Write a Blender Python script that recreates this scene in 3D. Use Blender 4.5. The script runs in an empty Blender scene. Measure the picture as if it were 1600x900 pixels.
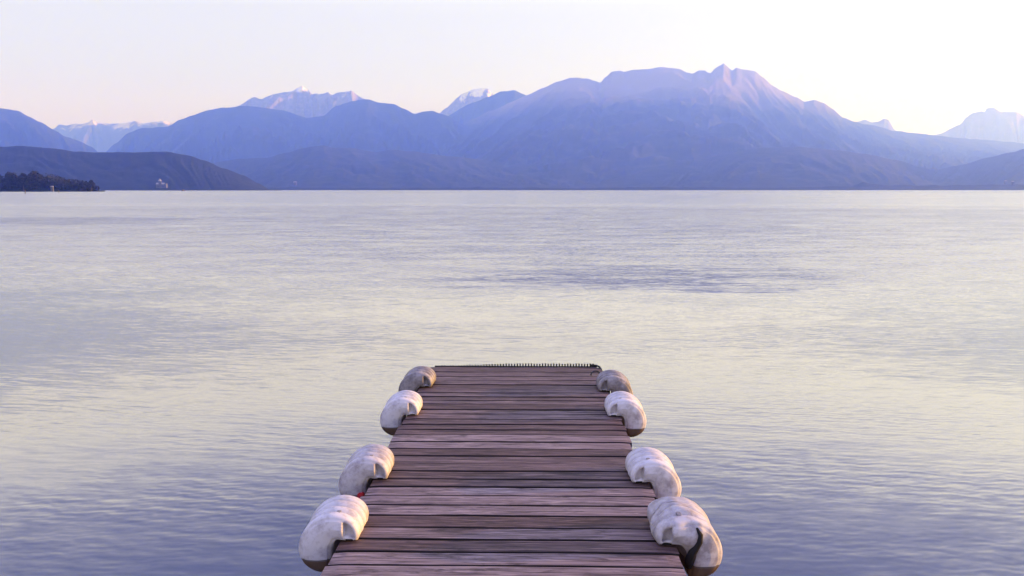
import bpy, bmesh, math, random
from mathutils import Vector, noise, Matrix
R = math.radians
random.seed(7)
sc = bpy.context.scene
col = sc.collection

# ------------------------------------------------------------------ camera
F = 1280.0                       # focal length in photo pixels (photo 1600 x 900)
DECK = 0.35                      # deck height above the water
CAMZ = DECK + 1.6
PITCH = math.atan(153.5 / F)
YAW = math.atan(22.0 / F)
W = 1.537                        # deck width
CX = 0.092                       # camera stands a little right of the jetty's axis
cam_d = bpy.data.cameras.new('camera')
cam = bpy.data.objects.new('camera', cam_d); col.objects.link(cam)
cam.location = (CX, 0, CAMZ)
cam.rotation_euler = (R(90) - PITCH, 0, YAW)
cam_d.sensor_width = 36; cam_d.lens = F / 1600 * 36
cam_d.clip_start = 0.05; cam_d.clip_end = 90000
sc.camera = cam
ROT = cam.rotation_euler.to_matrix()
def ray(px, py):
    return ROT @ Vector(((px - 800) / F, -(py - 450) / F, -1))
def ground(px, py, z=0.0):
    d = ray(px, py); t = (z - CAMZ) / d.z
    return Vector((CX + d.x * t, d.y * t, z))
def far(px, py, Y):
    d = ray(px, py); t = Y / d.y
    return Vector((CX + d.x * t, Y, CAMZ + d.z * t))

# ------------------------------------------------------------------ sky, sun, exposure
SUN_EL, SUN_AZ = 7.0, 80.0       # azimuth clockwise from +Y
w = bpy.data.worlds.new('World'); sc.world = w; w.use_nodes = True
nt = w.node_tree; nt.nodes.clear()
def N(tree, typ, **kw):
    n = tree.nodes.new(typ)
    for k, v in kw.items(): setattr(n, k, v)
    return n
wo = N(nt, 'ShaderNodeOutputWorld')
sky = N(nt, 'ShaderNodeTexSky', sky_type='NISHITA', sun_disc=False, sun_elevation=R(SUN_EL), sun_rotation=R(SUN_AZ), air_density=1.0, dust_density=1.0)
bg1 = N(nt, 'ShaderNodeBackground'); bg1.inputs['Strength'].default_value = 0.05
nt.links.new(sky.outputs[0], bg1.inputs['Color'])
tc = N(nt, 'ShaderNodeTexCoord')
sx = N(nt, 'ShaderNodeSeparateXYZ'); nt.links.new(tc.outputs['Generated'], sx.inputs[0])
rp = N(nt, 'ShaderNodeValToRGB'); nt.links.new(sx.outputs['Z'], rp.inputs[0])
cr = rp.color_ramp
stops = [(0.0, (.74, .55, .78)), (0.06, (.72, .60, .80)), (0.13, (.72, .695, .69)), (0.20, (.77, .75, .70)), (0.225, (.86, .85, .82)), (0.262, (2.55, 2.52, 3.2)),
         (0.31, (2.10, 2.08, 2.75)), (0.37, (1.05, 1.03, 1.45)), (0.43, (.50, .49, .72)), (0.50, (.34, .33, .52)), (0.60, (.50, .52, .9)), (0.72, (.95, 1.02, 2.2)), (1.0, (.95, 1.02, 2.2))]
SKY_SCALE = .45                  # the photograph is exposed for the shade: see view_settings.exposure
stops = [(p, tuple(v * SKY_SCALE for v in c)) for p, c in stops]
while len(cr.elements) < len(stops): cr.elements.new(0.5)
for e, (p, c) in zip(cr.elements, stops): e.position = p; e.color = (*c, 1)
# a little brighter and warmer towards the sun's side
ml = N(nt, 'ShaderNodeMapRange'); nt.links.new(sx.outputs['X'], ml.inputs[0])
ml.inputs[1].default_value = -0.6; ml.inputs[2].default_value = 0.7; ml.inputs[3].default_value = 0.93; ml.inputs[4].default_value = 1.05
bg2 = N(nt, 'ShaderNodeBackground')
nt.links.new(rp.outputs[0], bg2.inputs['Color']); nt.links.new(ml.outputs[0], bg2.inputs['Strength'])
ad = N(nt, 'ShaderNodeAddShader')
nt.links.new(bg1.outputs[0], ad.inputs[0]); nt.links.new(bg2.outputs[0], ad.inputs[1])
nt.links.new(ad.outputs[0], wo.inputs['Surface'])

sun_d = bpy.data.lights.new('sun', 'SUN'); sun = bpy.data.objects.new('sun', sun_d); col.objects.link(sun)
sun_d.energy = 5.0; sun_d.angle = R(0.5); sun_d.color = (1.0, 0.68, 0.46)
sdir = Vector((math.sin(R(SUN_AZ)) * math.cos(R(SUN_EL)), math.cos(R(SUN_AZ)) * math.cos(R(SUN_EL)), math.sin(R(SUN_EL))))
sun.rotation_euler = sdir.to_track_quat('Z', 'Y').to_euler()

sc.view_settings.view_transform = 'Standard'; sc.view_settings.look = 'None'
sc.view_settings.exposure = 1.0; sc.view_settings.gamma = 1.0
sc.render.engine = 'CYCLES'
sc.cycles.use_denoising = True
sc.cycles.max_bounces = 6; sc.cycles.volume_bounces = 3
HAZE_DENSITY = 1.6e-4
HAZE_COLOR = (.145, .26, 1.0)

# ------------------------------------------------------------------ helpers
def link(o, parent=None):
    col.objects.link(o)
    if parent is not None: o.parent = parent
    return o
def mesh(name, verts, faces, mat, parent=None, smooth=False):
    me = bpy.data.meshes.new(name); me.from_pydata([tuple(v) for v in verts], [], faces); me.update()
    if mat: me.materials.append(mat)
    if smooth: me.polygons.foreach_set('use_smooth', [True] * len(me.polygons))
    return link(bpy.data.objects.new(name, me), parent)
def from_bm(name, bm, mat, parent=None, smooth=False):
    me = bpy.data.meshes.new(name); bm.to_mesh(me); bm.free()
    if mat: me.materials.append(mat)
    if smooth: me.polygons.foreach_set('use_smooth', [True] * len(me.polygons))
    return link(bpy.data.objects.new(name, me), parent)
def empty(name, loc=(0, 0, 0), rz=0):
    o = bpy.data.objects.new(name, None); o.location = loc; o.rotation_euler = (0, 0, rz)
    o.empty_display_size = 0.1
    return link(o)
def tag(o, label=None, cat=None, group=None, kind=None):
    if label: o['label'] = label
    if cat: o['category'] = cat
    if group: o['group'] = group
    if kind: o['kind'] = kind
    return o
def box(bm, x0, x1, y0, y1, z0, z1, bevel=0):
    r = bmesh.ops.create_cube(bm, size=1)
    for v in r['verts']:
        v.co = Vector(((x0 + x1) / 2 + v.co.x * (x1 - x0), (y0 + y1) / 2 + v.co.y * (y1 - y0), (z0 + z1) / 2 + v.co.z * (z1 - z0)))
    if bevel:
        es = list({e for v in r['verts'] for e in v.link_edges})
        bmesh.ops.bevel(bm, geom=es, offset=bevel, segments=2, affect='EDGES')
def tube(bm, pts, rad, seg=10):
    rings = []
    n = len(pts)
    for i, p in enumerate(pts):
        p = Vector(p); t = (Vector(pts[min(i + 1, n - 1)]) - Vector(pts[max(i - 1, 0)])).normalized()
        a = t.orthogonal().normalized() if i == 0 else (a0 - t * a0.dot(t)).normalized()
        a0 = a; b = t.cross(a)
        r = rad[i] if isinstance(rad, (list, tuple)) else rad
        rings.append([bm.verts.new(p + (a * math.cos(k / seg * 2 * math.pi) + b * math.sin(k / seg * 2 * math.pi)) * r) for k in range(seg)])
    for i in range(n - 1):
        for k in range(seg):
            bm.faces.new((rings[i][k], rings[i][(k + 1) % seg], rings[i + 1][(k + 1) % seg], rings[i + 1][k]))
    bm.faces.new(rings[0][::-1]); bm.faces.new(rings[-1])
def material(name):
    m = bpy.data.materials.new(name); m.use_nodes = True
    t = m.node_tree; t.nodes.clear()
    out = N(t, 'ShaderNodeOutputMaterial'); b = N(t, 'ShaderNodeBsdfPrincipled')
    t.links.new(b.outputs[0], out.inputs['Surface'])
    return m, t, b
def simple(name, color, rough=0.6, spec=0.5, var=0.0, scale=20):
    m, t, b = material(name)
    b.inputs['Base Color'].default_value = (*color, 1); b.inputs['Roughness'].default_value = rough
    b.inputs['Specular IOR Level'].default_value = spec
    if var:
        c = N(t, 'ShaderNodeTexCoord'); n = N(t, 'ShaderNodeTexNoise'); n.inputs['Scale'].default_value = scale; n.inputs['Detail'].default_value = 5
        t.links.new(c.outputs['Object'], n.inputs['Vector'])
        r = N(t, 'ShaderNodeValToRGB'); r.color_ramp.elements[0].position = .3; r.color_ramp.elements[1].position = .7
        r.color_ramp.elements[0].color = (*[x * (1 - var) for x in color], 1); r.color_ramp.elements[1].color = (*[min(1, x * (1 + var)) for x in color], 1)
        t.links.new(n.outputs['Fac'], r.inputs[0]); t.links.new(r.outputs[0], b.inputs['Base Color'])
    return m
def math_n(t, op, a, b=None, clamp=False):
    n = N(t, 'ShaderNodeMath', operation=op); n.use_clamp = clamp
    for i, v in enumerate((a, b)):
        if v is None: continue
        if isinstance(v, (int, float)): n.inputs[i].default_value = v
        else: t.links.new(v, n.inputs[i])
    return n.outputs[0]
def noise_n(t, vec, scale, detail=3, rough=.5, mscale=None, rot=0.0, dist=0.0):
    if mscale is not None:
        mp = N(t, 'ShaderNodeMapping'); mp.inputs['Scale'].default_value = mscale; mp.inputs['Rotation'].default_value = (0, 0, rot)
        t.links.new(vec, mp.inputs['Vector']); vec = mp.outputs[0]
    n = N(t, 'ShaderNodeTexNoise'); n.inputs['Scale'].default_value = scale; n.inputs['Detail'].default_value = detail
    n.inputs['Roughness'].default_value = rough; n.inputs['Distortion'].default_value = dist
    t.links.new(vec, n.inputs['Vector'])
    return n
def ramp(t, fac, stops):
    r = N(t, 'ShaderNodeValToRGB'); c = r.color_ramp
    while len(c.elements) < len(stops): c.elements.new(.5)
    for e, (p, cc) in zip(c.elements, stops):
        e.position = p; e.color = (*cc, 1) if isinstance(cc, tuple) else (cc, cc, cc, 1)
    t.links.new(fac, r.inputs[0]); return r.outputs[0]
def mix(t, fac, a, b, typ='MIX'):
    m = N(t, 'ShaderNodeMix', data_type='RGBA', blend_type=typ)
    for i, v in ((0, fac), (6, a), (7, b)):
        if isinstance(v, (int, float)): m.inputs[i].default_value = v
        elif isinstance(v, tuple): m.inputs[i].default_value = (*v, 1)
        else: t.links.new(v, m.inputs[i])
    return m.outputs[2]

# ------------------------------------------------------------------ water
m_water, t, b = material('lake_water')
b.inputs['Base Color'].default_value = (.040, .043, .082, 1)
b.inputs['IOR'].default_value = 2.15
geo = N(t, 'ShaderNodeNewGeometry'); P = geo.outputs['Position']
sp = N(t, 'ShaderNodeSeparateXYZ'); t.links.new(P, sp.inputs[0])
PY = sp.outputs['Y']; PX = sp.outputs['X']
# wind: how ruffled the surface is from place to place (drawn in log distance so bands keep natural proportions)
lg = math_n(t, 'LOGARITHM', math_n(t, 'MAXIMUM', PY, 1.0), 10.0)
wob = noise_n(t, P, 0.012, 3, .6, mscale=(0.5, 1.0, 1.0))
lgw = math_n(t, 'ADD', lg, math_n(t, 'MULTIPLY', math_n(t, 'SUBTRACT', wob.outputs['Fac'], .5), .30))
lf = math_n(t, 'DIVIDE', lgw, 4.0)
wind = ramp(t, lf, [(0.0, .105), (.19, .075), (.235, .045), (.27, .065), (.29, .12), (.32, .28), (.40, .48), (.48, .55), (.515, .30), (.63, .30), (.70, .5), (.74, .55), (1.0, .6)])
wind = math_n(t, 'MULTIPLY', wind, 2.1)
# patchy gusts
cat = noise_n(t, P, 1.0, 4, .6, mscale=(.035, .07, 1))
gust = ramp(t, cat.outputs['Fac'], [(.36, .8), (.62, 1.1)])
wind = math_n(t, 'MULTIPLY', wind, gust)
# one steeper, darker gust patch lying out beyond the jetty
streak = noise_n(t, P, 1.0, 5, .7, mscale=(.22, 1.1, 1))
def blob(cx, cy, rx, ry):
    ax = math_n(t, 'DIVIDE', math_n(t, 'SUBTRACT', PX, cx), rx); ay = math_n(t, 'DIVIDE', math_n(t, 'SUBTRACT', PY, cy), ry)
    d = math_n(t, 'ADD', math_n(t, 'MULTIPLY', ax, ax), math_n(t, 'MULTIPLY', ay, ay))
    d = math_n(t, 'ADD', d, math_n(t, 'MULTIPLY', math_n(t, 'SUBTRACT', streak.outputs['Fac'], .5), 5.0))
    return math_n(t, 'MULTIPLY', math_n(t, 'SUBTRACT', 1.0, d, clamp=True), .7)
p1 = ground(1010, 437); p2 = ground(20, 345)
gp = math_n(t, 'ADD', blob(p1.x, p1.y + .4, 4.6, 3.4), blob(p2.x, p2.y, 16, 9), clamp=True)
wind = math_n(t, 'MULTIPLY', wind, math_n(t, 'ADD', 1.0, math_n(t, 'MULTIPLY', gp, .9)))
# slope field, three sizes of ripple
def wave_n(L, ang, dist, det, seed):
    mp = N(t, 'ShaderNodeMapping'); mp.inputs['Rotation'].default_value = (0, 0, R(ang)); mp.inputs['Location'].default_value = (seed, seed * .7, 0)
    t.links.new(P, mp.inputs['Vector'])
    wv = N(t, 'ShaderNodeTexWave', wave_type='BANDS', bands_direction='Y', wave_profile='SIN')
    wv.inputs['Scale'].default_value = 2 * math.pi / 20 / L; wv.inputs['Distortion'].default_value = dist
    wv.inputs['Detail'].default_value = det; wv.inputs['Detail Scale'].default_value = 1.2; wv.inputs['Detail Roughness'].default_value = .6
    t.links.new(mp.outputs[0], wv.inputs['Vector'])
    return math_n(t, 'SUBTRACT', wv.outputs['Fac'], .5)
w1 = wave_n(.085, 7, 7.0, 2.0, 3.1); w2 = wave_n(.058, -11, 6.0, 2.0, 17.7); w3 = wave_n(.15, 14, 5.0, 2.0, 8.3)
amp = noise_n(t, P, 1.0, 2, .5, mscale=(.35, .8, 1))
ampf = ramp(t, amp.outputs['Fac'], [(.34, .25), (.64, 1.0)])
wsum = math_n(t, 'ADD', math_n(t, 'ADD', math_n(t, 'MULTIPLY', w1, .20), math_n(t, 'MULTIPLY', w2, .11)), math_n(t, 'MULTIPLY', w3, .14))
wsum = math_n(t, 'MULTIPLY', wsum, ampf)
wcomb = N(t, 'ShaderNodeCombineXYZ'); t.links.new(wsum, wcomb.inputs[1]); t.links.new(math_n(t, 'MULTIPLY', wsum, .15), wcomb.inputs[0])
mw = noise_n(t, P, 1.0, 2, .5, mscale=(.16, .55, 1), rot=R(8))
m1 = noise_n(t, P, 1.0, 3, .55, mscale=(2.8, 12, 1), rot=R(7), dist=.35)
m0 = noise_n(t, P, 1.0, 3, .6, mscale=(1.2, 4.2, 1), rot=R(4), dist=.3)
m2 = noise_n(t, P, 1.0, 3, .6, mscale=(5, 24.0, 1), rot=R(-6), dist=.3)
def vsub(n):
    v = N(t, 'ShaderNodeVectorMath', operation='SUBTRACT'); t.links.new(n.outputs['Color'], v.inputs[0]); v.inputs[1].default_value = (.5, .5, .5); return v.outputs[0]
def vmul(v, c):
    q = N(t, 'ShaderNodeVectorMath', operation='MULTIPLY'); t.links.new(v, q.inputs[0])
    if isinstance(c, tuple): q.inputs[1].default_value = c
    else: t.links.new(c, q.inputs[1])
    return q.outputs[0]
def vadd(a, c):
    q = N(t, 'ShaderNodeVectorMath', operation='ADD'); t.links.new(a, q.inputs[0])
    if isinstance(c, tuple): q.inputs[1].default_value = c
    else: t.links.new(c, q.inputs[1])
    return q.outputs[0]
s = vadd(vadd(vmul(vsub(mw), (.03, .06, 0)), vmul(vsub(m1), (.12, .42, 0))), vmul(vsub(m2), (.12, .40, 0)))
s = vadd(s, vmul(vsub(m0), (.07, .20, 0)))
s = vadd(s, wcomb.outputs[0])
s = vmul(s, wind)
# slopes tilted towards the shore, more so further out, to mirror brighter sky
lean = ramp(t, lf, [(0.0, .015), (.20, .018), (.25, .036), (.275, .062), (.33, .088), (.42, .112), (.49, .12), (.525, .075), (.64, .08), (.70, .11), (1.0, .12)])
lean = math_n(t, 'ADD', lean, math_n(t, 'MULTIPLY', gp, .11))
lean = math_n(t, 'MULTIPLY', lean, ramp(t, cat.outputs['Fac'], [(.36, .80), (.66, 1.2)]))
lc = N(t, 'ShaderNodeCombineXYZ'); t.links.new(math_n(t, 'MULTIPLY', lean, -1.0), lc.inputs[1])
s = vadd(s, lc.outputs[0])
nrm = N(t, 'ShaderNodeVectorMath', operation='NORMALIZE'); t.links.new(vadd(s, (0, 0, 1.0)), nrm.inputs[0])
t.links.new(nrm.outputs[0], b.inputs['Normal'])
rg = math_n(t, 'ADD', .05, math_n(t, 'MULTIPLY', wind, .09)); rg = math_n(t, 'MINIMUM', rg, .30)
t.links.new(rg, b.inputs['Roughness'])
S = 15500
water = mesh('water', [(-S, -900, 0), (12800, -900, 0), (12800, 20300, 0), (-S, 20300, 0)], [(0, 1, 2, 3)], m_water)
tag(water, kind='structure')

# ------------------------------------------------------------------ hills and mountains
def terrain_mat(name, low, high, snow=None, snow_alt=0, snow_amt=.5, scale=1.0, patch=None, treeline=None):
    m, t, b = material(name)
    b.inputs['Roughness'].default_value = .95; b.inputs['Specular IOR Level'].default_value = .1
    g = N(t, 'ShaderNodeNewGeometry'); s = N(t, 'ShaderNodeSeparateXYZ'); t.links.new(g.outputs['Position'], s.inputs[0])
    n = noise_n(t, g.outputs['Position'], .006 * scale, 8, .65)
    c = ramp(t, n.outputs['Fac'], [(.35, low), (.65, high)])
    if patch:
        n3 = noise_n(t, g.outputs['Position'], .0022 * scale, 4, .6, mscale=(1, 1, 3))
        f = ramp(t, n3.outputs['Fac'], [(.58, 0.0), (.66, 1.0)])
        c = mix(t, f, c, patch)
    if treeline:
        z0, z1, rock = treeline
        tl = N(t, 'ShaderNodeMapRange'); tl.inputs[1].default_value = z0; tl.inputs[2].default_value = z1
        nn = noise_n(t, g.outputs['Position'], .0016, 6, .65)
        t.links.new(math_n(t, 'ADD', s.outputs['Z'], math_n(t, 'MULTIPLY', math_n(t, 'SUBTRACT', nn.outputs['Fac'], .5), 600.0)), tl.inputs[0])
        c = mix(t, tl.outputs[0], c, rock)
    if snow:
        n2 = noise_n(t, g.outputs['Position'], .0035 * scale, 9, .72, mscale=(1, 1, .45))
        alt = N(t, 'ShaderNodeMapRange'); t.links.new(s.outputs['Z'], alt.inputs[0])
        alt.inputs[1].default_value = snow_alt * .75; alt.inputs[2].default_value = snow_alt * 1.25
        f = math_n(t, 'ADD', math_n(t, 'MULTIPLY', alt.outputs[0], .5), n2.outputs['Fac'])
        f = ramp(t, f, [(.93 - snow_amt * .4, 0.0), (.99 - snow_amt * .4, 1.0)])
        c = mix(t, f, c, snow)
    t.links.new(c, b.inputs['Base Color'])
    return m
def interp(pts, x):
    if x <= pts[0][0]:
        (x0, y0), (x1, y1) = pts[0], pts[1]
        return y0 + (x - x0) * (y1 - y0) / (x1 - x0) * .35
    for (x0, y0), (x1, y1) in zip(pts, pts[1:]):
        if x <= x1:
            u = (x - x0) / (x1 - x0); u2 = u * .5 + (u * u * (3 - 2 * u)) * .5
            return y0 + (y1 - y0) * u2
    (x0, y0), (x1, y1) = pts[-2], pts[-1]
    return y1 + (x - x1) * (y1 - y0) / (x1 - x0) * .35
def ridge(name, pts, D, wf, wb, mat, x0, x1, step=3, jag=1.0, spur=.25, seed=0, rows=26, label=None, shape=1.0, dfun=None):
    verts, faces = [], []
    n = int((x1 - x0) / step) + 1
    smooth_py = lambda x: sum(interp(pts, x + d_) for d_ in range(-40, 41, 8)) / 11
    for i in range(n):
        px = x0 + i * step
        py = interp(pts, px)
        py += jag * (noise.fractal(Vector((px * .045, seed, 0)), 1.0, 2.0, 5) * 1.6)
        py = min(py, 301)
        Dd = D + (dfun(px) if dfun else 0)
        top = far(px, py, Dd)
        hx = (top.x - CX) / Dd
        hr_top = max(top.z, 1.0); hr_s = min(hr_top, max(far(px, min(smooth_py(px) + 3, 301), Dd).z, 1.0))
        for j in range(rows * 2 + 1):
            tt = j / rows
            if tt <= 1:
                Y = Dd - wf * (1 - tt); f = tt ** shape
                a = tt * (1 - tt) * 4
            else:
                Y = Dd + wb * (tt - 1); f = (2 - tt) ** 1.1
                a = (tt - 1) * (2 - tt) * 4
            X = CX + hx * Y
            kk = (tt if tt <= 1 else 2 - tt) ** (7 if D < 13000 else 3); hr = hr_s + (hr_top - hr_s) * kk
            sc_ = max(hr, 60)
            q = Vector((X / sc_ * .9, Y / sc_ * .9, seed * 3.1))
            rn = 1 - abs(noise.fractal(q, 1.0, 2.1, 6)) * 2.2
            q2 = Vector((X / sc_ * 3.2, Y / sc_ * 3.2, seed * 1.7))
            rn2 = noise.fractal(q2, 1.0, 2.1, 5)
            z = hr * f + hr * a * spur * (rn - .75) * .6 + hr * a * .05 * rn2
            if tt < 1:                     # nothing in front of the ridge stands above its skyline
                z = min(z, hr * Y / Dd * .995)
            z = max(z, hr * f * .25)
            verts.append((X, Y, z - 6 * (1 - min(1, f * 3))))
    m = rows * 2 + 1
    for i in range(n - 1):
        for j in range(m - 1):
            a = i * m + j
            faces.append((a, a + m, a + m + 1, a + 1))
    o = mesh(name, verts, faces, mat, smooth=True)
    tag(o, label, kind='structure')
    return o
FOREST_L, FOREST_H = (.014, .020, .020), (.030, .036, .032)
m_forest = terrain_mat('forest_hillside', FOREST_L, FOREST_H, scale=2.5, patch=(.042, .048, .040))
m_forest_near = terrain_mat('wooded_hill', (.010, .015, .018), (.022, .028, .028), scale=6)
m_rock = terrain_mat('rocky_mountain', (.07, .065, .06), (.20, .17, .155), snow=(.80, .80, .82), snow_alt=1750, snow_amt=.05, scale=1.6)
m_massif = terrain_mat('massif_slopes', FOREST_L, FOREST_H, snow=(.55, .50, .50), snow_alt=1500, snow_amt=.04, scale=1.6, patch=(.042, .048, .040), treeline=(850, 1250, (.19, .155, .15)))
m_rock_snow = terrain_mat('snowy_rock', (.10, .09, .09), (.24, .21, .20), snow=(.80, .74, .75), snow_alt=1500, snow_amt=.18, scale=2.4)
m_snow_far = terrain_mat('far_snow_range', (.06, .055, .06), (.12, .11, .11), snow=(.62, .52, .53), snow_alt=1250, snow_amt=.25, scale=.8)
m_far = terrain_mat('far_blue_rock', (.12, .085, .085), (.20, .15, .145), scale=.8)

# far ranges
ridge('mountain', [(60, 215), (85, 200), (92, 195), (105, 196), (118, 193), (128, 194), (138, 191), (143, 186), (150, 191), (165, 193), (185, 193), (205, 191), (212, 189), (225, 193), (240, 190), (255, 189), (270, 192), (300, 205), (380, 230)],
      17500, 3600, 1700, m_snow_far, 20, 420, step=1.5, jag=1.0, spur=.75, seed=1, rows=34, label='snow covered range far behind the left hills')
ridge('mountain', [(1290, 200), (1340, 190), (1352, 187), (1362, 191), (1372, 190), (1382, 185), (1388, 187), (1398, 203), (1430, 225)],
      16000, 3200, 1500, m_far, 1240, 1460, step=1.5, jag=.4, spur=.4, seed=2, label='small far knolls behind the right shoulder of the massif')
ridge('mountain', [(1420, 222), (1465, 210), (1500, 195), (1510, 183), (1520, 176), (1533, 174), (1538, 175), (1542, 169), (1552, 168), (1565, 175), (1588, 174), (1603, 183), (1640, 205), (1720, 225)],
      16500, 3300, 1500, m_far, 1400, 1800, step=1.5, jag=.4, spur=.4, seed=3, label='pale far mountain on the right edge')
# left middle range with snowy summits behind it
ridge('mountain', [(300, 215), (345, 180), (380, 162), (398, 152), (408, 153), (430, 147), (455, 142), (465, 137), (472, 134), (482, 140), (488, 147), (500, 147), (512, 144), (520, 149), (532, 144), (548, 142), (560, 149), (575, 156), (620, 185), (680, 215)],
      14000, 3300, 1500, m_rock_snow, 250, 720, step=1.2, jag=2.0, spur=.85, seed=4, rows=34, label='snow streaked summits behind the left range')
ridge('mountain', [(640, 200), (680, 182), (698, 168), (712, 155), (722, 146), (738, 141), (752, 138), (762, 137), (768, 146), (780, 158), (820, 185), (860, 210)],
      15000, 3500, 2000, m_rock_snow, 600, 900, step=1.2, jag=1.7, spur=.8, seed=5, rows=34, label='snowy rock summit in the central gap')
ridge('mountain', [(690, 185), (740, 160), (765, 150), (783, 143), (803, 141), (815, 146), (840, 158), (900, 190)],
      12500, 3500, 2000, m_forest, 640, 960, step=2, jag=.6, spur=.4, seed=6, label='rounded blue shoulder left of the massif')
ridge('mountain', [(120, 262), (165, 238), (180, 224), (200, 208), (222, 200), (262, 198), (280, 188), (300, 180), (325, 172), (345, 169), (385, 165), (440, 172), (480, 184), (505, 181), (525, 166), (548, 158), (575, 155), (592, 160), (615, 163), (632, 170), (648, 178), (662, 174), (676, 173), (690, 178), (730, 196), (800, 230)],
      10500, 3800, 2500, m_forest, 60, 880, step=2.5, jag=.7, spur=.35, seed=7, label='long blue wooded range left of the massif')
ridge('mountain', [(-200, 150), (-60, 163), (0, 169), (28, 173), (45, 182), (62, 190), (85, 204), (105, 214), (125, 221), (140, 228), (160, 242), (200, 262)],
      8800, 3000, 2000, m_forest, -420, 240, step=3, jag=.6, spur=.3, seed=8, label='steep blue mountainside at the left edge')
# the big massif
ridge('mountain', [(520, 270), (560, 258), (600, 246), (640, 228), (670, 219), (700, 204), (735, 187), (770, 172), (800, 159), (822, 149), (850, 137), (872, 127), (888, 122), (900, 121), (915, 123), (928, 126), (938, 129), (946, 120), (956, 112), (968, 110), (976, 112), (990, 109), (1010, 108), (1030, 105), (1048, 106), (1062, 108), (1074, 113), (1082, 115), (1092, 110), (1102, 110), (1105, 113), (1110, 114), (1118, 106), (1126, 101), (1131, 98), (1134, 102), (1144, 110), (1150, 106), (1165, 109), (1180, 111), (1192, 121), (1208, 134), (1222, 142), (1245, 152), (1257, 159), (1272, 156), (1286, 160), (1300, 170), (1318, 184), (1335, 190), (1365, 196), (1400, 205), (1440, 209), (1500, 216), (1560, 220), (1640, 228), (1800, 240)],
      11500, 7300, 3000, m_massif, 480, 1960, step=2, jag=.8, spur=.16, seed=9, rows=70, label='broad pink topped massif with a jagged summit', shape=1.25)
ridge('hill', [(300, 268), (340, 253), (375, 248), (420, 246), (450, 238), (470, 232), (488, 229), (505, 227), (520, 231), (550, 231), (572, 236), (590, 237), (610, 234), (640, 236), (700, 244), (800, 255), (950, 268), (1150, 282), (1300, 296), (1340, 301)],
      6000, 2100, 1800, m_forest, 240, 1340, step=3, jag=.5, spur=.12, seed=10, rows=30, label='dark blue wooded foothill below the massif', shape=1.1)
ridge('hill', [(900, 300), (1000, 275), (1080, 252), (1130, 240), (1190, 231), (1240, 229), (1290, 233), (1350, 240), (1400, 250), (1450, 264), (1500, 285), (1560, 300)],
      5600, 1700, 1500, m_forest, 900, 1560, step=3, jag=.5, spur=.09, seed=11, label='low foothill below the massif')
ridge('hill', [(1340, 300), (1400, 281), (1450, 268), (1500, 258), (1545, 246), (1580, 238), (1610, 230), (1700, 215), (1850, 205)],
      5800, 1900, 1500, m_forest, 1340, 2000, step=3, jag=.5, spur=.09, seed=12, label='wooded hill at the right edge')
ridge('hill', [(-200, 225), (0, 229), (30, 228), (75, 231), (120, 237), (160, 238), (210, 238), (262, 237), (290, 242), (320, 251), (350, 263), (380, 274), (405, 287), (420, 296), (440, 300)],
      2700, 520, 700, m_forest_near, -420, 440, step=2, jag=.6, spur=.07, seed=13, label='low dark wooded hill on the left shore')
ridge('shore', [(-100, 299), (300, 293.5), (440, 293), (600, 294), (760, 293), (900, 294), (1040, 292.5), (1200, 293.5), (1330, 291), (1350, 285), (1362, 287), (1380, 289), (1450, 290), (1520, 289), (1600, 288), (1800, 288)],
      3600, 180, 300, m_forest_near, 400, 2000, step=2, jag=.9, spur=.1, seed=14, rows=8, label='low tree lined shore across the lake')
ridge('shore', [(-300, 288), (0, 287), (60, 288), (110, 291), (150, 296), (165, 301)],
      900, 40, 120, m_forest_near, -420, 165, step=2, jag=.4, spur=.1, seed=15, rows=6, label='wooded headland on the left')

# rock face on the dark hill
m_pale = simple('pale_rock', (.30, .28, .27), .9, .2, .25, .05)

# ------------------------------------------------------------------ headland trees
m_leaf = simple('leaf_dark', (.022, .026, .026), .8, .2, .4, .4)
m_bark = simple('bark', (.10, .08, .06), .9, .2, .2, 2)
def leaf_blob(bm, c, rx, ry, rz, n, size):
    for _ in range(n):
        while True:
            p = Vector((random.uniform(-1, 1), random.uniform(-1, 1), random.uniform(-1, 1)))
            if .25 < p.length < 1: break
        k = 1 + .25 * noise.noise(p * 2.2 + Vector(c) * .3)
        q = Vector((c[0] + p.x * rx * k, c[1] + p.y * ry * k, c[2] + p.z * rz * k))
        a = Vector((random.gauss(0, 1), random.gauss(0, 1), random.gauss(0, 1))).normalized()
        u = a.orthogonal().normalized(); v = a.cross(u); sz = size * random.uniform(.6, 1.3)
        bm.faces.new([bm.verts.new(q + u * sz), bm.verts.new(q + v * sz * .8), bm.verts.new(q - u * sz), bm.verts.new(q - v * sz * .8)])
def tree(px, ytop, D, wpx, label, lobes=5):
    base = far(px, 296, D); base.z = 1.0
    h = far(px, ytop, D).z - base.z; r = wpx / 2 / F * D
    root = empty('tree', base); tag(root, label, 'tree', None)
    bm = bmesh.new()
    tube(bm, [(0, 0, -1), (.1, 0, h * .35), (0, .1, h * .8)], [h * .03, h * .022, h * .008], 7)
    for k in range(5):
        a = k * 1.3; tube(bm, [(0, 0, h * (.3 + .07 * k)), (math.cos(a) * r * .6, math.sin(a) * r * .6, h * (.5 + .07 * k))], [h * .012, h * .004], 5)
    from_bm('trunk', bm, m_bark, root)
    bm = bmesh.new()
    for k in range(lobes):
        a = k / lobes * 6.28 + random.random(); q = random.uniform(.2, .55)
        leaf_blob(bm, (math.cos(a) * r * q, math.sin(a) * r * q, h * random.uniform(.4, .72)), r * .55, r * .55, h * .22, 260, h * .045)
    leaf_blob(bm, (0, 0, h * .62), r * .6, r * .6, h * .36, 500, h * .045)
    from_bm('crown', bm, m_leaf, root)
    return root
tree(57, 265, 880, 26, 'tallest broad crowned dark tree on the left headland', 7)
tree(37, 269, 872, 13, 'narrow dark tree just left of the tallest headland tree', 4)
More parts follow.
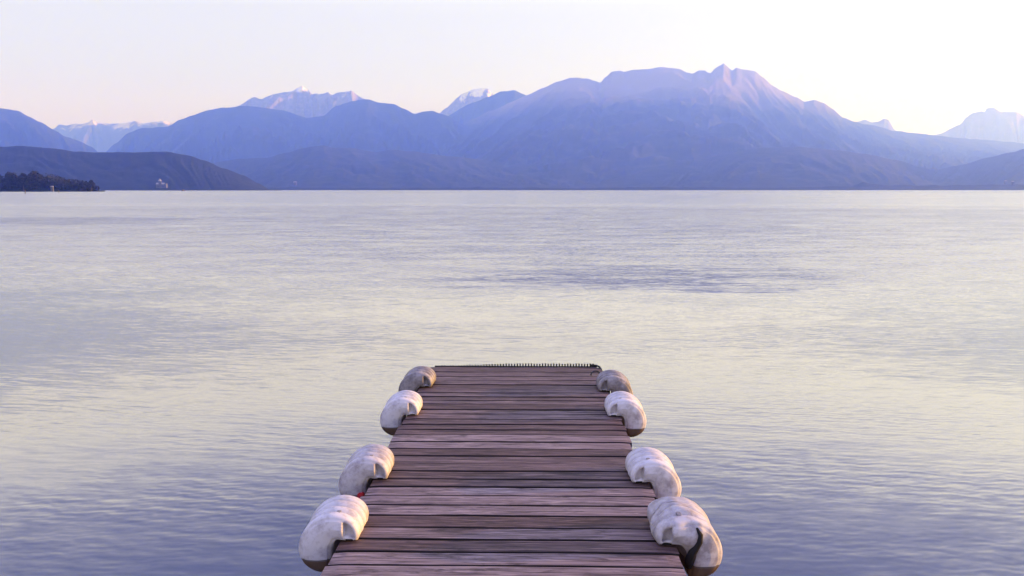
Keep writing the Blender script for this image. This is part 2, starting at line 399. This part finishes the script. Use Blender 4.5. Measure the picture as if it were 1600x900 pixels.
tree(16, 267.5, 880, 22, 'wide dark tree near the left edge of the photo', 6)
tree(-3, 265, 880, 14, 'dark tree cut by the left edge of the photo', 4)
tree(143, 280, 870, 11, 'last small tree at the tip of the left headland', 4)
bm = bmesh.new()
prof = [(-120, 272), (0, 276), (20, 276), (40, 275), (55, 272), (72, 273), (85, 274), (100, 279), (115, 281), (130, 284), (142, 287), (152, 292)]
for k in range(230):
    px = random.uniform(-120, 152); Y = 885 + random.uniform(-18, 45)
    yt = interp(prof, px) + random.uniform(-1.5, 3)
    top = far(px, yt, Y); h = top.z
    for q in range(3):
        leaf_blob(bm, (top.x + random.uniform(-2, 2), Y + random.uniform(-2, 2), h * (.3 + .24 * q)), h * .32, h * .32, h * .26, 26, .95)
wood = from_bm('headland_wood', bm, m_leaf); tag(wood, 'dense dark wood covering the left headland', None, None, 'stuff')

# ------------------------------------------------------------------ small buildings, boat and stakes far off
m_white = simple('pale_plaster', (.10, .10, .115), .8, .3, .06, .3)
m_roof = simple('slate_roof', (.30, .27, .28), .7, .3, .2, .5)
m_win = simple('dark_window', (.04, .04, .06), .2, .5)
def gable(bm, x0, x1, y0, y1, z0, z1):
    ym = (y0 + y1) / 2
    v = [bm.verts.new(c) for c in ((x0, y0, z0), (x1, y0, z0), (x1, y1, z0), (x0, y1, z0), (x0, ym, z1), (x1, ym, z1))]
    for f in ((0, 1, 5, 4), (2, 3, 4, 5), (1, 2, 5), (3, 0, 4), (3, 2, 1, 0)): bm.faces.new([v[k] for k in f])
def castle(px, D):
    p = far(px, 291, D); p.z = 8
    r = empty('castle', p); tag(r, 'pale castle with a central tower on the dark left hill above the water', 'castle')
    bm = bmesh.new(); box(bm, -17, 12, -6, 6, -12, 12); from_bm('wall', bm, m_white, r)
    bm = bmesh.new(); gable(bm, -18, 13, -7, 7, 12.1, 18); from_bm('roof', bm, m_roof, r)
    tw = bmesh.new(); box(tw, -6, 4, -9, -6.1, -12, 24); tw = from_bm('tower', tw, m_white, r)
    bm = bmesh.new(); bmesh.ops.create_cone(bm, cap_ends=True, segments=4, radius1=7.5, radius2=.1, depth=10, matrix=Matrix.Translation((-1, -7.6, 29.1)) @ Matrix.Rotation(R(45), 4, 'Z')); from_bm('spire', bm, m_roof, tw)
    bm = bmesh.new(); box(bm, 13, 22, -6, 5, -12, 15); from_bm('wing', bm, m_white, r)
    for k in range(4):
        bm = bmesh.new(); x = (-14, -9.5, 6, 9.8)[k]; box(bm, x, x + 1.6, -6.15, -5.9, 2, 5); from_bm('window', bm, m_win, r)
    return r
castle(252, 2230).scale = (.72, .72, .72)
def house(px, py, D, w_, h_, label):
    p = far(px, py, D)
    r = empty('house', p); tag(r, label, 'house', 'pale houses on the far shores')
    bm = bmesh.new(); box(bm, -w_ / 2, w_ / 2, -w_ * .35, w_ * .35, -6, h_ * .65); from_bm('wall', bm, m_white, r)
    bm = bmesh.new(); gable(bm, -w_ * .56, w_ * .56, -w_ * .4, w_ * .4, h_ * .66, h_); from_bm('roof', bm, m_roof, r)
    bm = bmesh.new()
    box(bm, -w_ * .3, -w_ * .2, -w_ * .35 - .06, -w_ * .35 + .1, 1, 2.4); from_bm('window', bm, m_win, r)
house(81.5, 295, 850, 2.4, 3, 'tiny pale house at the waterline below the headland trees')
house(461, 287, 3350, 10, 9, 'pale house right of the dark left hill on the far shore')
house(1571, 285, 3350, 9, 8, 'left one of the two pale houses near the right edge of the far shore')
house(1582, 286, 3340, 9, 8, 'right one of the two pale houses near the right edge of the far shore')
bp = ground(286.5, 298.6); bp.z = 0
r = empty('boat', bp, R(65)); tag(r, 'tiny white boat on the water in front of the dark left hill', 'boat')
bm = bmesh.new()
hull = [(-3.2, -1.1), (1.5, -1.2), (3.8, 0), (1.5, 1.2), (-3.2, 1.1)]
vt = [bm.verts.new((x, y, 1.0)) for x, y in hull]; vb = [bm.verts.new((x * .85, y * .7, -.3)) for x, y in hull]
bm.faces.new(vt); bm.faces.new(vb[::-1])
for k in range(5): bm.faces.new((vb[k], vb[(k + 1) % 5], vt[(k + 1) % 5], vt[k]))
bmesh.ops.recalc_face_normals(bm, faces=bm.faces)
from_bm('hull', bm, m_white, r)
bm = bmesh.new(); box(bm, -1.6, 1.0, -.8, .8, 1.01, 2.3, .15); from_bm('cabin', bm, m_white, r)
m_post = simple('wet_post', (.05, .04, .045), .6, .4, .2, 6)
for px, py, lab in ((39.5, 302.5, 'left one of two thin dark stakes in the water below the headland'), (92, 301.5, 'right one of two thin dark stakes in the water below the headland')):
    g = ground(px, py + .6); bm = bmesh.new()
    tube(bm, [(0, 0, -1), (0, 0, .8), (.05, 0, 1.9)], [.22, .2, .16], 8)
    o = from_bm('stake', bm, m_post); o.location = (g.x, g.y, 0); tag(o, lab, 'stake', 'dark stakes in the water')

# ------------------------------------------------------------------ the jetty
m_wood, t, b = material('weathered_boards')
tc = N(t, 'ShaderNodeTexCoord'); V = tc.outputs['Object']
at = N(t, 'ShaderNodeAttribute', attribute_name='tone'); tone = at.outputs['Fac']
off = N(t, 'ShaderNodeCombineXYZ'); t.links.new(math_n(t, 'MULTIPLY', tone, 37.0), off.inputs[0]); t.links.new(math_n(t, 'MULTIPLY', tone, 11.0), off.inputs[2])
va = N(t, 'ShaderNodeVectorMath', operation='ADD'); t.links.new(V, va.inputs[0]); t.links.new(off.outputs[0], va.inputs[1]); V2 = va.outputs[0]
g1 = noise_n(t, V2, 1.0, 6, .7, mscale=(3.4, 120, 14), dist=.6)
g2 = noise_n(t, V2, 1.0, 5, .65, mscale=(3.6, 20, 6), dist=1.4)
g3 = noise_n(t, V2, 1.0, 4, .6, mscale=(.9, 2.2, 2))
dark = ramp(t, g1.outputs['Fac'], [(.34, (.014, .008, .008)), (.50, (.058, .032, .031)), (.66, (.22, .135, .128))])
pale = ramp(t, g1.outputs['Fac'], [(.34, (.06, .040, .044)), (.50, (.20, .142, .145)), (.66, (.44, .33, .32))])
c = mix(t, tone, dark, pale)
c = mix(t, ramp(t, g2.outputs['Fac'], [(.36, .75), (.50, 0.0)]), c, (.022, .013, .016))
c = mix(t, ramp(t, g3.outputs['Fac'], [(.45, 0.0), (.68, .35)]), c, (.15, .085, .085))
c = mix(t, math_n(t, 'LESS_THAN', tone, -.5), c, (.012, .007, .008))  # board sides and bevels near-black: shade of the gaps put into the colour
t.links.new(c, b.inputs['Base Color'])
b.inputs['Specular IOR Level'].default_value = .18
t.links.new(ramp(t, g1.outputs['Fac'], [(.3, .75), (.7, .5)]), b.inputs['Roughness'])
bp_ = N(t, 'ShaderNodeBump'); bp_.inputs['Strength'].default_value = .7; bp_.inputs['Distance'].default_value = .004
t.links.new(math_n(t, 'ADD', g1.outputs['Fac'], math_n(t, 'MULTIPLY', g2.outputs['Fac'], .6)), bp_.inputs['Height']); t.links.new(bp_.outputs[0], b.inputs['Normal'])

m_beam = simple('dark_beam', (.09, .055, .05), .8, .3, .3, 8)
m_rubber = simple('black_rubber', (.015, .015, .017), .55, .4, .2, 30)
m_steel = simple('dull_steel', (.22, .21, .21), .45, .5, .2, 30)

Y_END = ground(800, 573, DECK).y
# board seams read off the photograph's rows
rows_y = [573, 581, 588, 594.3, 601, 608, 614, 620, 625.6, 631.6, 640, 647, 655, 663, 671, 679, 690, 700.6, 712, 724, 736, 748.5, 760.5, 774, 789.6, 805.5, 824.4, 843, 862.5, 883.5]
seams = [ground(800, y, DECK).y for y in rows_y]
while seams[-1] > -2.5: seams.append(seams[-1] - .134 + random.uniform(-.004, .004))
light = {}
for k in (15, 16): light[k] = .9
for k in (22, 23, 24): light[k] = .95
for k in (28, 29): light[k] = .85
root = empty('jetty', (0, Y_END / 2, DECK)); tag(root, 'weathered wooden jetty running straight out over the lake', 'jetty')
oy = Y_END / 2
verts, faces, tones = [], [], []
for k in range(len(seams) - 1):
    y1, y0 = seams[k] - random.uniform(.004, .009), seams[k + 1] + random.uniform(.004, .009)
    if k >= 30: light[k] = random.choice([.1, .3, .8, .5])
    tn = light.get(k, random.choice([.0, .08, .15, .25, .38, .55]))
    e0, e1 = -W / 2 + random.uniform(-.010, .014), W / 2 + random.uniform(-.014, .010)
    dz = random.uniform(-.003, .002); tilt = random.uniform(-.002, .002)
    nx = 26
    bev = .005
    base = len(verts)
    sec = [(y0, -.040), (y0, -bev), (y0 + bev * .6, -bev * .25), (y0 + bev * 1.6, 0), ((y0 + y1) / 2, -.0015), (y1 - bev * 1.6, 0), (y1 - bev * .6, -bev * .25), (y1, -bev), (y1, -.040)]
    for i in range(nx + 1):
        x = e0 + (e1 - e0) * i / nx
        wz = .0025 * noise.noise(Vector((x * 1.7, k * 5.3, 0)))
        wy = .0040 * noise.noise(Vector((x * 2.5, k * 3.3, 7)))
        for (yy, zz) in sec:
            eb = -.004 if i in (0, nx) and zz > -.03 else 0
            verts.append((x, yy + wy - oy, zz + dz + wz + eb + tilt * (x / W)))
    m = len(sec)
    for i in range(nx):
        for j in range(m):
            a = base + i * m + j; b_ = base + i * m + (j + 1) % m
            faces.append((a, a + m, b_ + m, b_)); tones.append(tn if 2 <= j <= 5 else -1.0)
    faces.append([base + j for j in range(m)]); tones.append(tn)
    faces.append([base + nx * m + j for j in range(m)][::-1]); tones.append(tn)
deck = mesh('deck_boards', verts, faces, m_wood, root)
bmx = bmesh.new(); bmx.from_mesh(deck.data); bmesh.ops.recalc_face_normals(bmx, faces=bmx.faces); bmx.to_mesh(deck.data); bmx.free()
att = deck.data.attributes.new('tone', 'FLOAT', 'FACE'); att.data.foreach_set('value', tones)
for x in (-W / 2 + .012, W / 2 - .055, -.02):
    bm = bmesh.new(); box(bm, x, x + .043, -2.4 - oy, Y_END - .03 - oy, -.19, -.041, .004); from_bm('beam', bm, m_beam, root)
for y in (Y_END - .35, Y_END - 2.6, Y_END - 4.9, Y_END - 7.2):
    for s_ in (-1, 1):
        bm = bmesh.new(); tube(bm, [(s_ * .62, y - oy, -1.4), (s_ * .62, y - oy, -.045)], .05, 14); from_bm('pile', bm, m_steel, root)
    bm = bmesh.new(); box(bm, -W / 2 + .06, W / 2 - .06, y - .05 - oy, y + .05 - oy, -.26, -.192, .004); from_bm('cross_beam', bm, m_beam, root)
# serrated black rubber strip along the far edge and round its right corner
bm = bmesh.new()
x0s, x1s = -W / 2 + .03, W / 2 - .03
box(bm, x0s, x1s, Y_END + .003 - oy, Y_END + .02 - oy, -.05, .004, .002)
nt_ = int((x1s - x0s) / .0255)
for k in range(nt_):
    x = x0s + (k + .3) * .0255
    u = (x - x0s) / (x1s - x0s)
    hh = random.uniform(-.002, .003) + .002 + .020 * min(1, max(0, (u - .12) / .35))
    box(bm, x, x + .013, Y_END + .004 - oy, Y_END + .019 - oy, .0035, .005 + hh)
from_bm('edge_strip', bm, m_rubber, root)
bm = bmesh.new()
tube(bm, [(W / 2 - .09, Y_END + .012 - oy, .014), (W / 2 - .035, Y_END + .012 - oy, .012), (W / 2 - .008, Y_END - .01 - oy, .004), (W / 2 + .004, Y_END - .06 - oy, -.01), (W / 2 + .008, Y_END - .2 - oy, -.03)], .009, 8)
from_bm('corner_hose', bm, m_rubber, root, True)
g = ground(931, 588, DECK)
bm = bmesh.new()
tube(bm, [(g.x + math.cos(a) * .042, g.y + math.sin(a) * .03 - oy, .010 + .03 * max(0, math.sin(a))) for a in [R(v) for v in range(0, 185, 15)]], .006, 8)
from_bm('mooring_ring', bm, m_rubber, root, True)

# ------------------------------------------------------------------ the eight bumper floats
def float_mat(name, base, dirt, amt):
    m, t, b = material(name)
    tc = N(t, 'ShaderNodeTexCoord'); V = tc.outputs['Object']
    s = N(t, 'ShaderNodeSeparateXYZ'); t.links.new(V, s.inputs[0])
    n1 = noise_n(t, V, 14, 7, .7); n2 = noise_n(t, V, 45, 6, .7, mscale=(1, 1, .35)); n3 = noise_n(t, V, 5, 4, .6)
    c = ramp(t, n3.outputs['Fac'], [(.35, base), (.7, tuple(x * .84 for x in base))])
    f = ramp(t, n1.outputs['Fac'], [(.60 - amt * .25, 0.0), (.72 - amt * .12, min(1.0, .35 + amt * .6))])
    c = mix(t, f, c, dirt)
    c = mix(t, ramp(t, n2.outputs['Fac'], [(.63, 0.0), (.70, .35)]), c, (.20, .16, .15))
    # grooves between the moulded bands darkened: their shade put into the colour
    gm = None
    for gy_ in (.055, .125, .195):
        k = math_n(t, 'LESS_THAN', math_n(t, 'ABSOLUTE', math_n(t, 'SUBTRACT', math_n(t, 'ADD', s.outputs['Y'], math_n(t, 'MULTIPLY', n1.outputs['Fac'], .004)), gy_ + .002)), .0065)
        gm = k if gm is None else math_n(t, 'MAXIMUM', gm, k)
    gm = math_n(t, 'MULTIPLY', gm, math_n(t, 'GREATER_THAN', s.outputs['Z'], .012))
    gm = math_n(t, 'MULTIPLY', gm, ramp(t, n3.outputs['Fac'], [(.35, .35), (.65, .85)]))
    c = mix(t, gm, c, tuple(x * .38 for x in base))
    # brown weed stain below the old waterline, with a black scum line
    z = math_n(t, 'ADD', s.outputs['Z'], math_n(t, 'MULTIPLY', math_n(t, 'SUBTRACT', n1.outputs['Fac'], .5), .006))
    st = N(t, 'ShaderNodeMapRange'); t.links.new(z, st.inputs[0]); st.inputs[1].default_value = -.082; st.inputs[2].default_value = -.088
    c = mix(t, st.outputs[0], c, (.10, .06, .04))
    ln = math_n(t, 'SUBTRACT', 1.0, math_n(t, 'DIVIDE', math_n(t, 'ABSOLUTE', math_n(t, 'ADD', z, .083)), .005), clamp=True)
    c = mix(t, ln, c, (.03, .02, .02))
    t.links.new(c, b.inputs['Base Color']); b.inputs['Roughness'].default_value = .55; b.inputs['Specular IOR Level'].default_value = .3
    b.inputs['Subsurface Weight'].default_value = 0.0
    bp = N(t, 'ShaderNodeBump'); bp.inputs['Strength'].default_value = .35; bp.inputs['Distance'].default_value = .004
    t.links.new(n1.outputs['Fac'], bp.inputs['Height']); t.links.new(bp.outputs[0], b.inputs['Normal'])
    return m
m_fl = float_mat('float_plastic', (.58, .535, .56), (.22, .175, .18), .55)
m_fl_dirty = float_mat('float_plastic_dirty', (.36, .32, .33), (.14, .12, .125), 1.1)
m_fl_worn = float_mat('float_plastic_worn', (.50, .455, .475), (.19, .15, .155), .7)
m_red = simple('red_tag', (.45, .02, .03), .5, .4)
m_slot = simple('dark_slot', (.012, .010, .012), .8, .2)

OUT = [(-.095, .006), (-.101, .035), (-.092, .068), (-.066, .098), (-.025, .117), (.03, .122), (.082, .108), (.125, .079), (.158, .034), (.175, -.018), (.172, -.068), (.150, -.112), (.108, -.142), (.062, -.150), (.030, -.128), (.022, -.08), (.020, -.030), (.004, .004), (-.03, .003), (-.068, .003)]
def closed_spline(pts, per=6):
    n = len(pts); out = []
    for i in range(n):
        p0, p1, p2, p3 = [Vector(pts[(i + k) % n]) for k in (-1, 0, 1, 2)]
        for j in range(per):
            u = j / per
            out.append(.5 * ((2 * p1) + (-p0 + p2) * u + (2 * p0 - 5 * p1 + 4 * p2 - p3) * u * u + (-p0 + 3 * p1 - 3 * p2 + p3) * u ** 3))
    return out
SPL = closed_spline(OUT, 9)
# spine: for each outline point the point of the medial curve it shrinks to
SPINE = [Vector(p) for p in ((-.045, .045), (-.01, .06), (.03, .06), (.075, .03), (.095, -.01), (.098, -.055), (.092, -.09))]
SP = []
for k in range(len(SPINE) - 1):
    for j in range(20): SP.append(SPINE[k].lerp(SPINE[k + 1], j / 20))
SP.append(SPINE[-1])
def nearest_spine(p):
    return min(SP, key=lambda q: (q - p).length)
NS = [nearest_spine(p) for p in SPL]
_dc = {}
def odist(p):
    k = (round(p.x, 5), round(p.y, 5))
    if k not in _dc: _dc[k] = min((p - o).length for o in SPL)
    return _dc[k]
DEPTH = .285
def make_float(mat, mirror, crumple=0.0, crack=False, tagred=False, label='', loc=(0, 0, 0), rz=0, scale=1.0, seed=0):
    sx_ = -1 if mirror else 1
    root = empty('dock_bumper', loc, rz); root.scale = (scale,) * 3
    tag(root, label, 'dock bumper', 'white plastic bumpers clipped along the jetty edges')
    n = len(SPL)
    verts, faces = [], []
    # y profile: front face at y=0, body runs back to DEPTH; (y, inset)
    ys = [(.0, .020), (.002, .010), (.007, .004), (.014, .0), (.022, .0)]
    # grooves between the moulded bands
    for g_, w_, d_ in ((.058, .012, .019), (.128, .012, .019), (.198, .009, .012)):
        ys += [(g_ - w_ * .9, .0), (g_ - w_ * .35, d_), (g_ + w_ * .45, d_), (g_ + w_ * 1.0, .0), (g_ + w_ * 1.0 + .018, -.005)]
    ys += [(.235, .0), (DEPTH - .018, .0), (DEPTH - .006, .006), (DEPTH, .018)]
    def topmask(p):                # bands only on the upper part of the float
        return max(0, min(1, (p.y - .01) / .02)) * max(0, min(1, (.10 - p.x) / .05))
    def rag(v):
        if not crumple: return v
        q = Vector((v[0] * 9, v[1] * 7, v[2] * 9 + seed))
        d = noise.noise_vector(q) * crumple + noise.noise_vector(q * 2.3) * crumple * .45
        k = max(0, min(1, (.14 - v[0]) / .08)) if crack else 1
        return (v[0] + d.x * k, v[1] + d.y * k, max(v[2] + d.z * k, .002) if v[0] < .0 else v[2] + d.z * k)
    rings = []
    for (y, ins) in ys:
        ring = []
        for p, c in zip(SPL, NS):
            q = (c - p).normalized() if (c - p).length > 1e-6 else Vector((0, 0))
            groove = .022 < y < .22
            k = ins * (topmask(p) if groove else 1)
            if crumple and groove: k *= .8
            # bands step slightly: middle ones swell
            if groove: k -= .003 * topmask(p)
            # the leg tapers to the back a little
            r = p + q * k
            shear = .010 * (y / DEPTH)
            ring.append(len(verts)); verts.append(rag((r.x - shear * 0, y, r.y)))
        rings.append(ring)
    for a, b_ in zip(rings, rings[1:]):
        for i in range(n):
            faces.append((a[i], b_[i], b_[(i + 1) % n], a[(i + 1) % n]))
    # front cap: leg panel bulges, pocket near the inner end is sunk behind a rim
    def cap_y(p, d):
        k = max(0, min(1, (p.x + .039) / .008))     # swollen side panel with a sharp inner edge
        panel = -.018 * math.sqrt(max(0, min(1, (d - .013) / .045)))
        pocket = .032 * max(0, min(1, (d - .014) / .004)) * max(0, min(1, (p.y - .012) / .004))
        return pocket + (panel - pocket) * k
    M = 36
    prev = rings[0]
    for e in range(1, M + 1):
        u = e / M * .985; ring = []
        for p, c in zip(SPL, NS):
            q0 = (c - p); st = p + (q0.normalized() * .020 if q0.length > .03 else q0 * .5)
            r = st.lerp(c, u)
            ring.append(len(verts)); verts.append(rag((r.x, cap_y(r, odist(r)), r.y)))
        for i in range(n):
            faces.append((prev[i], prev[(i + 1) % n], ring[(i + 1) % n], ring[i]))
        prev = ring
    faces.append(prev)
    # back cap
    prev = rings[-1]
    for e in range(1, 5):
        u = e / 4 * .97; ring = []
        for p, c in zip(SPL, NS):
            r = p.lerp(c, .15 + u * .83); ring.append(len(verts)); verts.append((r.x, DEPTH + .006 * u, r.y))
        for i in range(n):
            faces.append((prev[i], ring[i], ring[(i + 1) % n], prev[(i + 1) % n]))
        prev = ring
    faces.append(prev[::-1])
    verts = [(v[0] * sx_, v[1], v[2]) for v in verts]
    if mirror: faces = [f[::-1] for f in faces]
    body = mesh('body', verts, faces, mat, root, smooth=True)
    # drain slot at the foot of the pocket, square cleat hole on the first band
    bm = bmesh.new(); box(bm, min(sx_ * -.078, sx_ * -.040), max(sx_ * -.078, sx_ * -.040), .001, .03, .006, .017, .003); from_bm('drain_slot', bm, m_slot, root)
    bm = bmesh.new()
    for v in bmesh.ops.create_cube(bm, size=1)['verts']:
        v.co = Vector((sx_ * -.002 + v.co.x * .020, .058 + v.co.y * .030, .119 + v.co.z * .010))
    bmesh.ops.bevel(bm, geom=list(bm.edges), offset=.002, segments=1, affect='EDGES'); from_bm('cleat', bm, m_fl_dirty, root)
    if crack:
        bm = bmesh.new()
        pts = [(.060, -.012, .088), (.074, -.019, .060), (.071, -.024, .030), (.058, -.024, .006), (.044, -.019, -.015), (.036, -.012, -.045), (.03, -.004, -.085)]
        tube(bm, [(x * sx_, y, z) for x, y, z in pts], [.004, .011, .012, .013, .018, .022, .016], 8); from_bm('split', bm, m_slot, root, True)
    if tagred:
        bm = bmesh.new(); box(bm, min(sx_ * .030, sx_ * .066), max(sx_ * .030, sx_ * .066), -.026, .01, -.110, -.066, .006); from_bm('red_tag', bm, m_red, root)
    return root
SPEC = [  # side, row of the face on the deck, material, label
    (-1, 849.5, m_fl, dict(seed=1), 'nearest bumper on the left jetty edge, white with a bright sunlit inner end'),
    (-1, 752, m_fl_worn, dict(seed=2, tagred=True), 'second nearest bumper on the left jetty edge, with a red tag under it'),
    (-1, 651, m_fl, dict(seed=3), 'third bumper on the left jetty edge, clean white, just in front of the dirty one'),
    (-1, 606.5, m_fl_dirty, dict(seed=4), 'farthest bumper on the left jetty edge, dirty grey'),
    (1, 853, m_fl_worn, dict(seed=5, crumple=.018, crack=True, scale=1.08), 'nearest bumper on the right jetty edge, dented and split open by a dark crack'),
    (1, 755, m_fl, dict(seed=6), 'second nearest bumper on the right jetty edge, white behind the split one'),
    (1, 651, m_fl, dict(seed=7), 'third bumper on the right jetty edge, white, in front of the dirty one'),
    (1, 612, m_fl_dirty, dict(seed=8), 'farthest bumper on the right jetty edge, dirty grey'),
]
for side, yy, mt, kw, lab in SPEC:
    y = ground(800, yy, DECK).y
    make_float(mt, side < 0, label=lab, loc=(side * (W / 2 + .004) + (.022 if 'crack' in kw else 0), y, DECK + .001), rz=R(random.uniform(-1.5, 1.5)), **kw)

# ------------------------------------------------------------------ haze
hm = bpy.data.materials.new('haze'); hm.use_nodes = True; t = hm.node_tree; t.nodes.clear()
o_ = N(t, 'ShaderNodeOutputMaterial'); pv = N(t, 'ShaderNodeVolumePrincipled')
pv.inputs['Density'].default_value = HAZE_DENSITY
pv.inputs['Color'].default_value = (*HAZE_COLOR, 1)
pv.inputs['Absorption Color'].default_value = (1, 1, 1, 1)
pv.inputs['Anisotropy'].default_value = 0.5
t.links.new(pv.outputs[0], o_.inputs['Volume'])
bm = bmesh.new(); box(bm, -15600, 13000, -1500, 20800, -9, 2300)
hz = from_bm('haze', bm, hm); tag(hz, 'blue evening haze over the whole lake and mountains', kind='stuff')
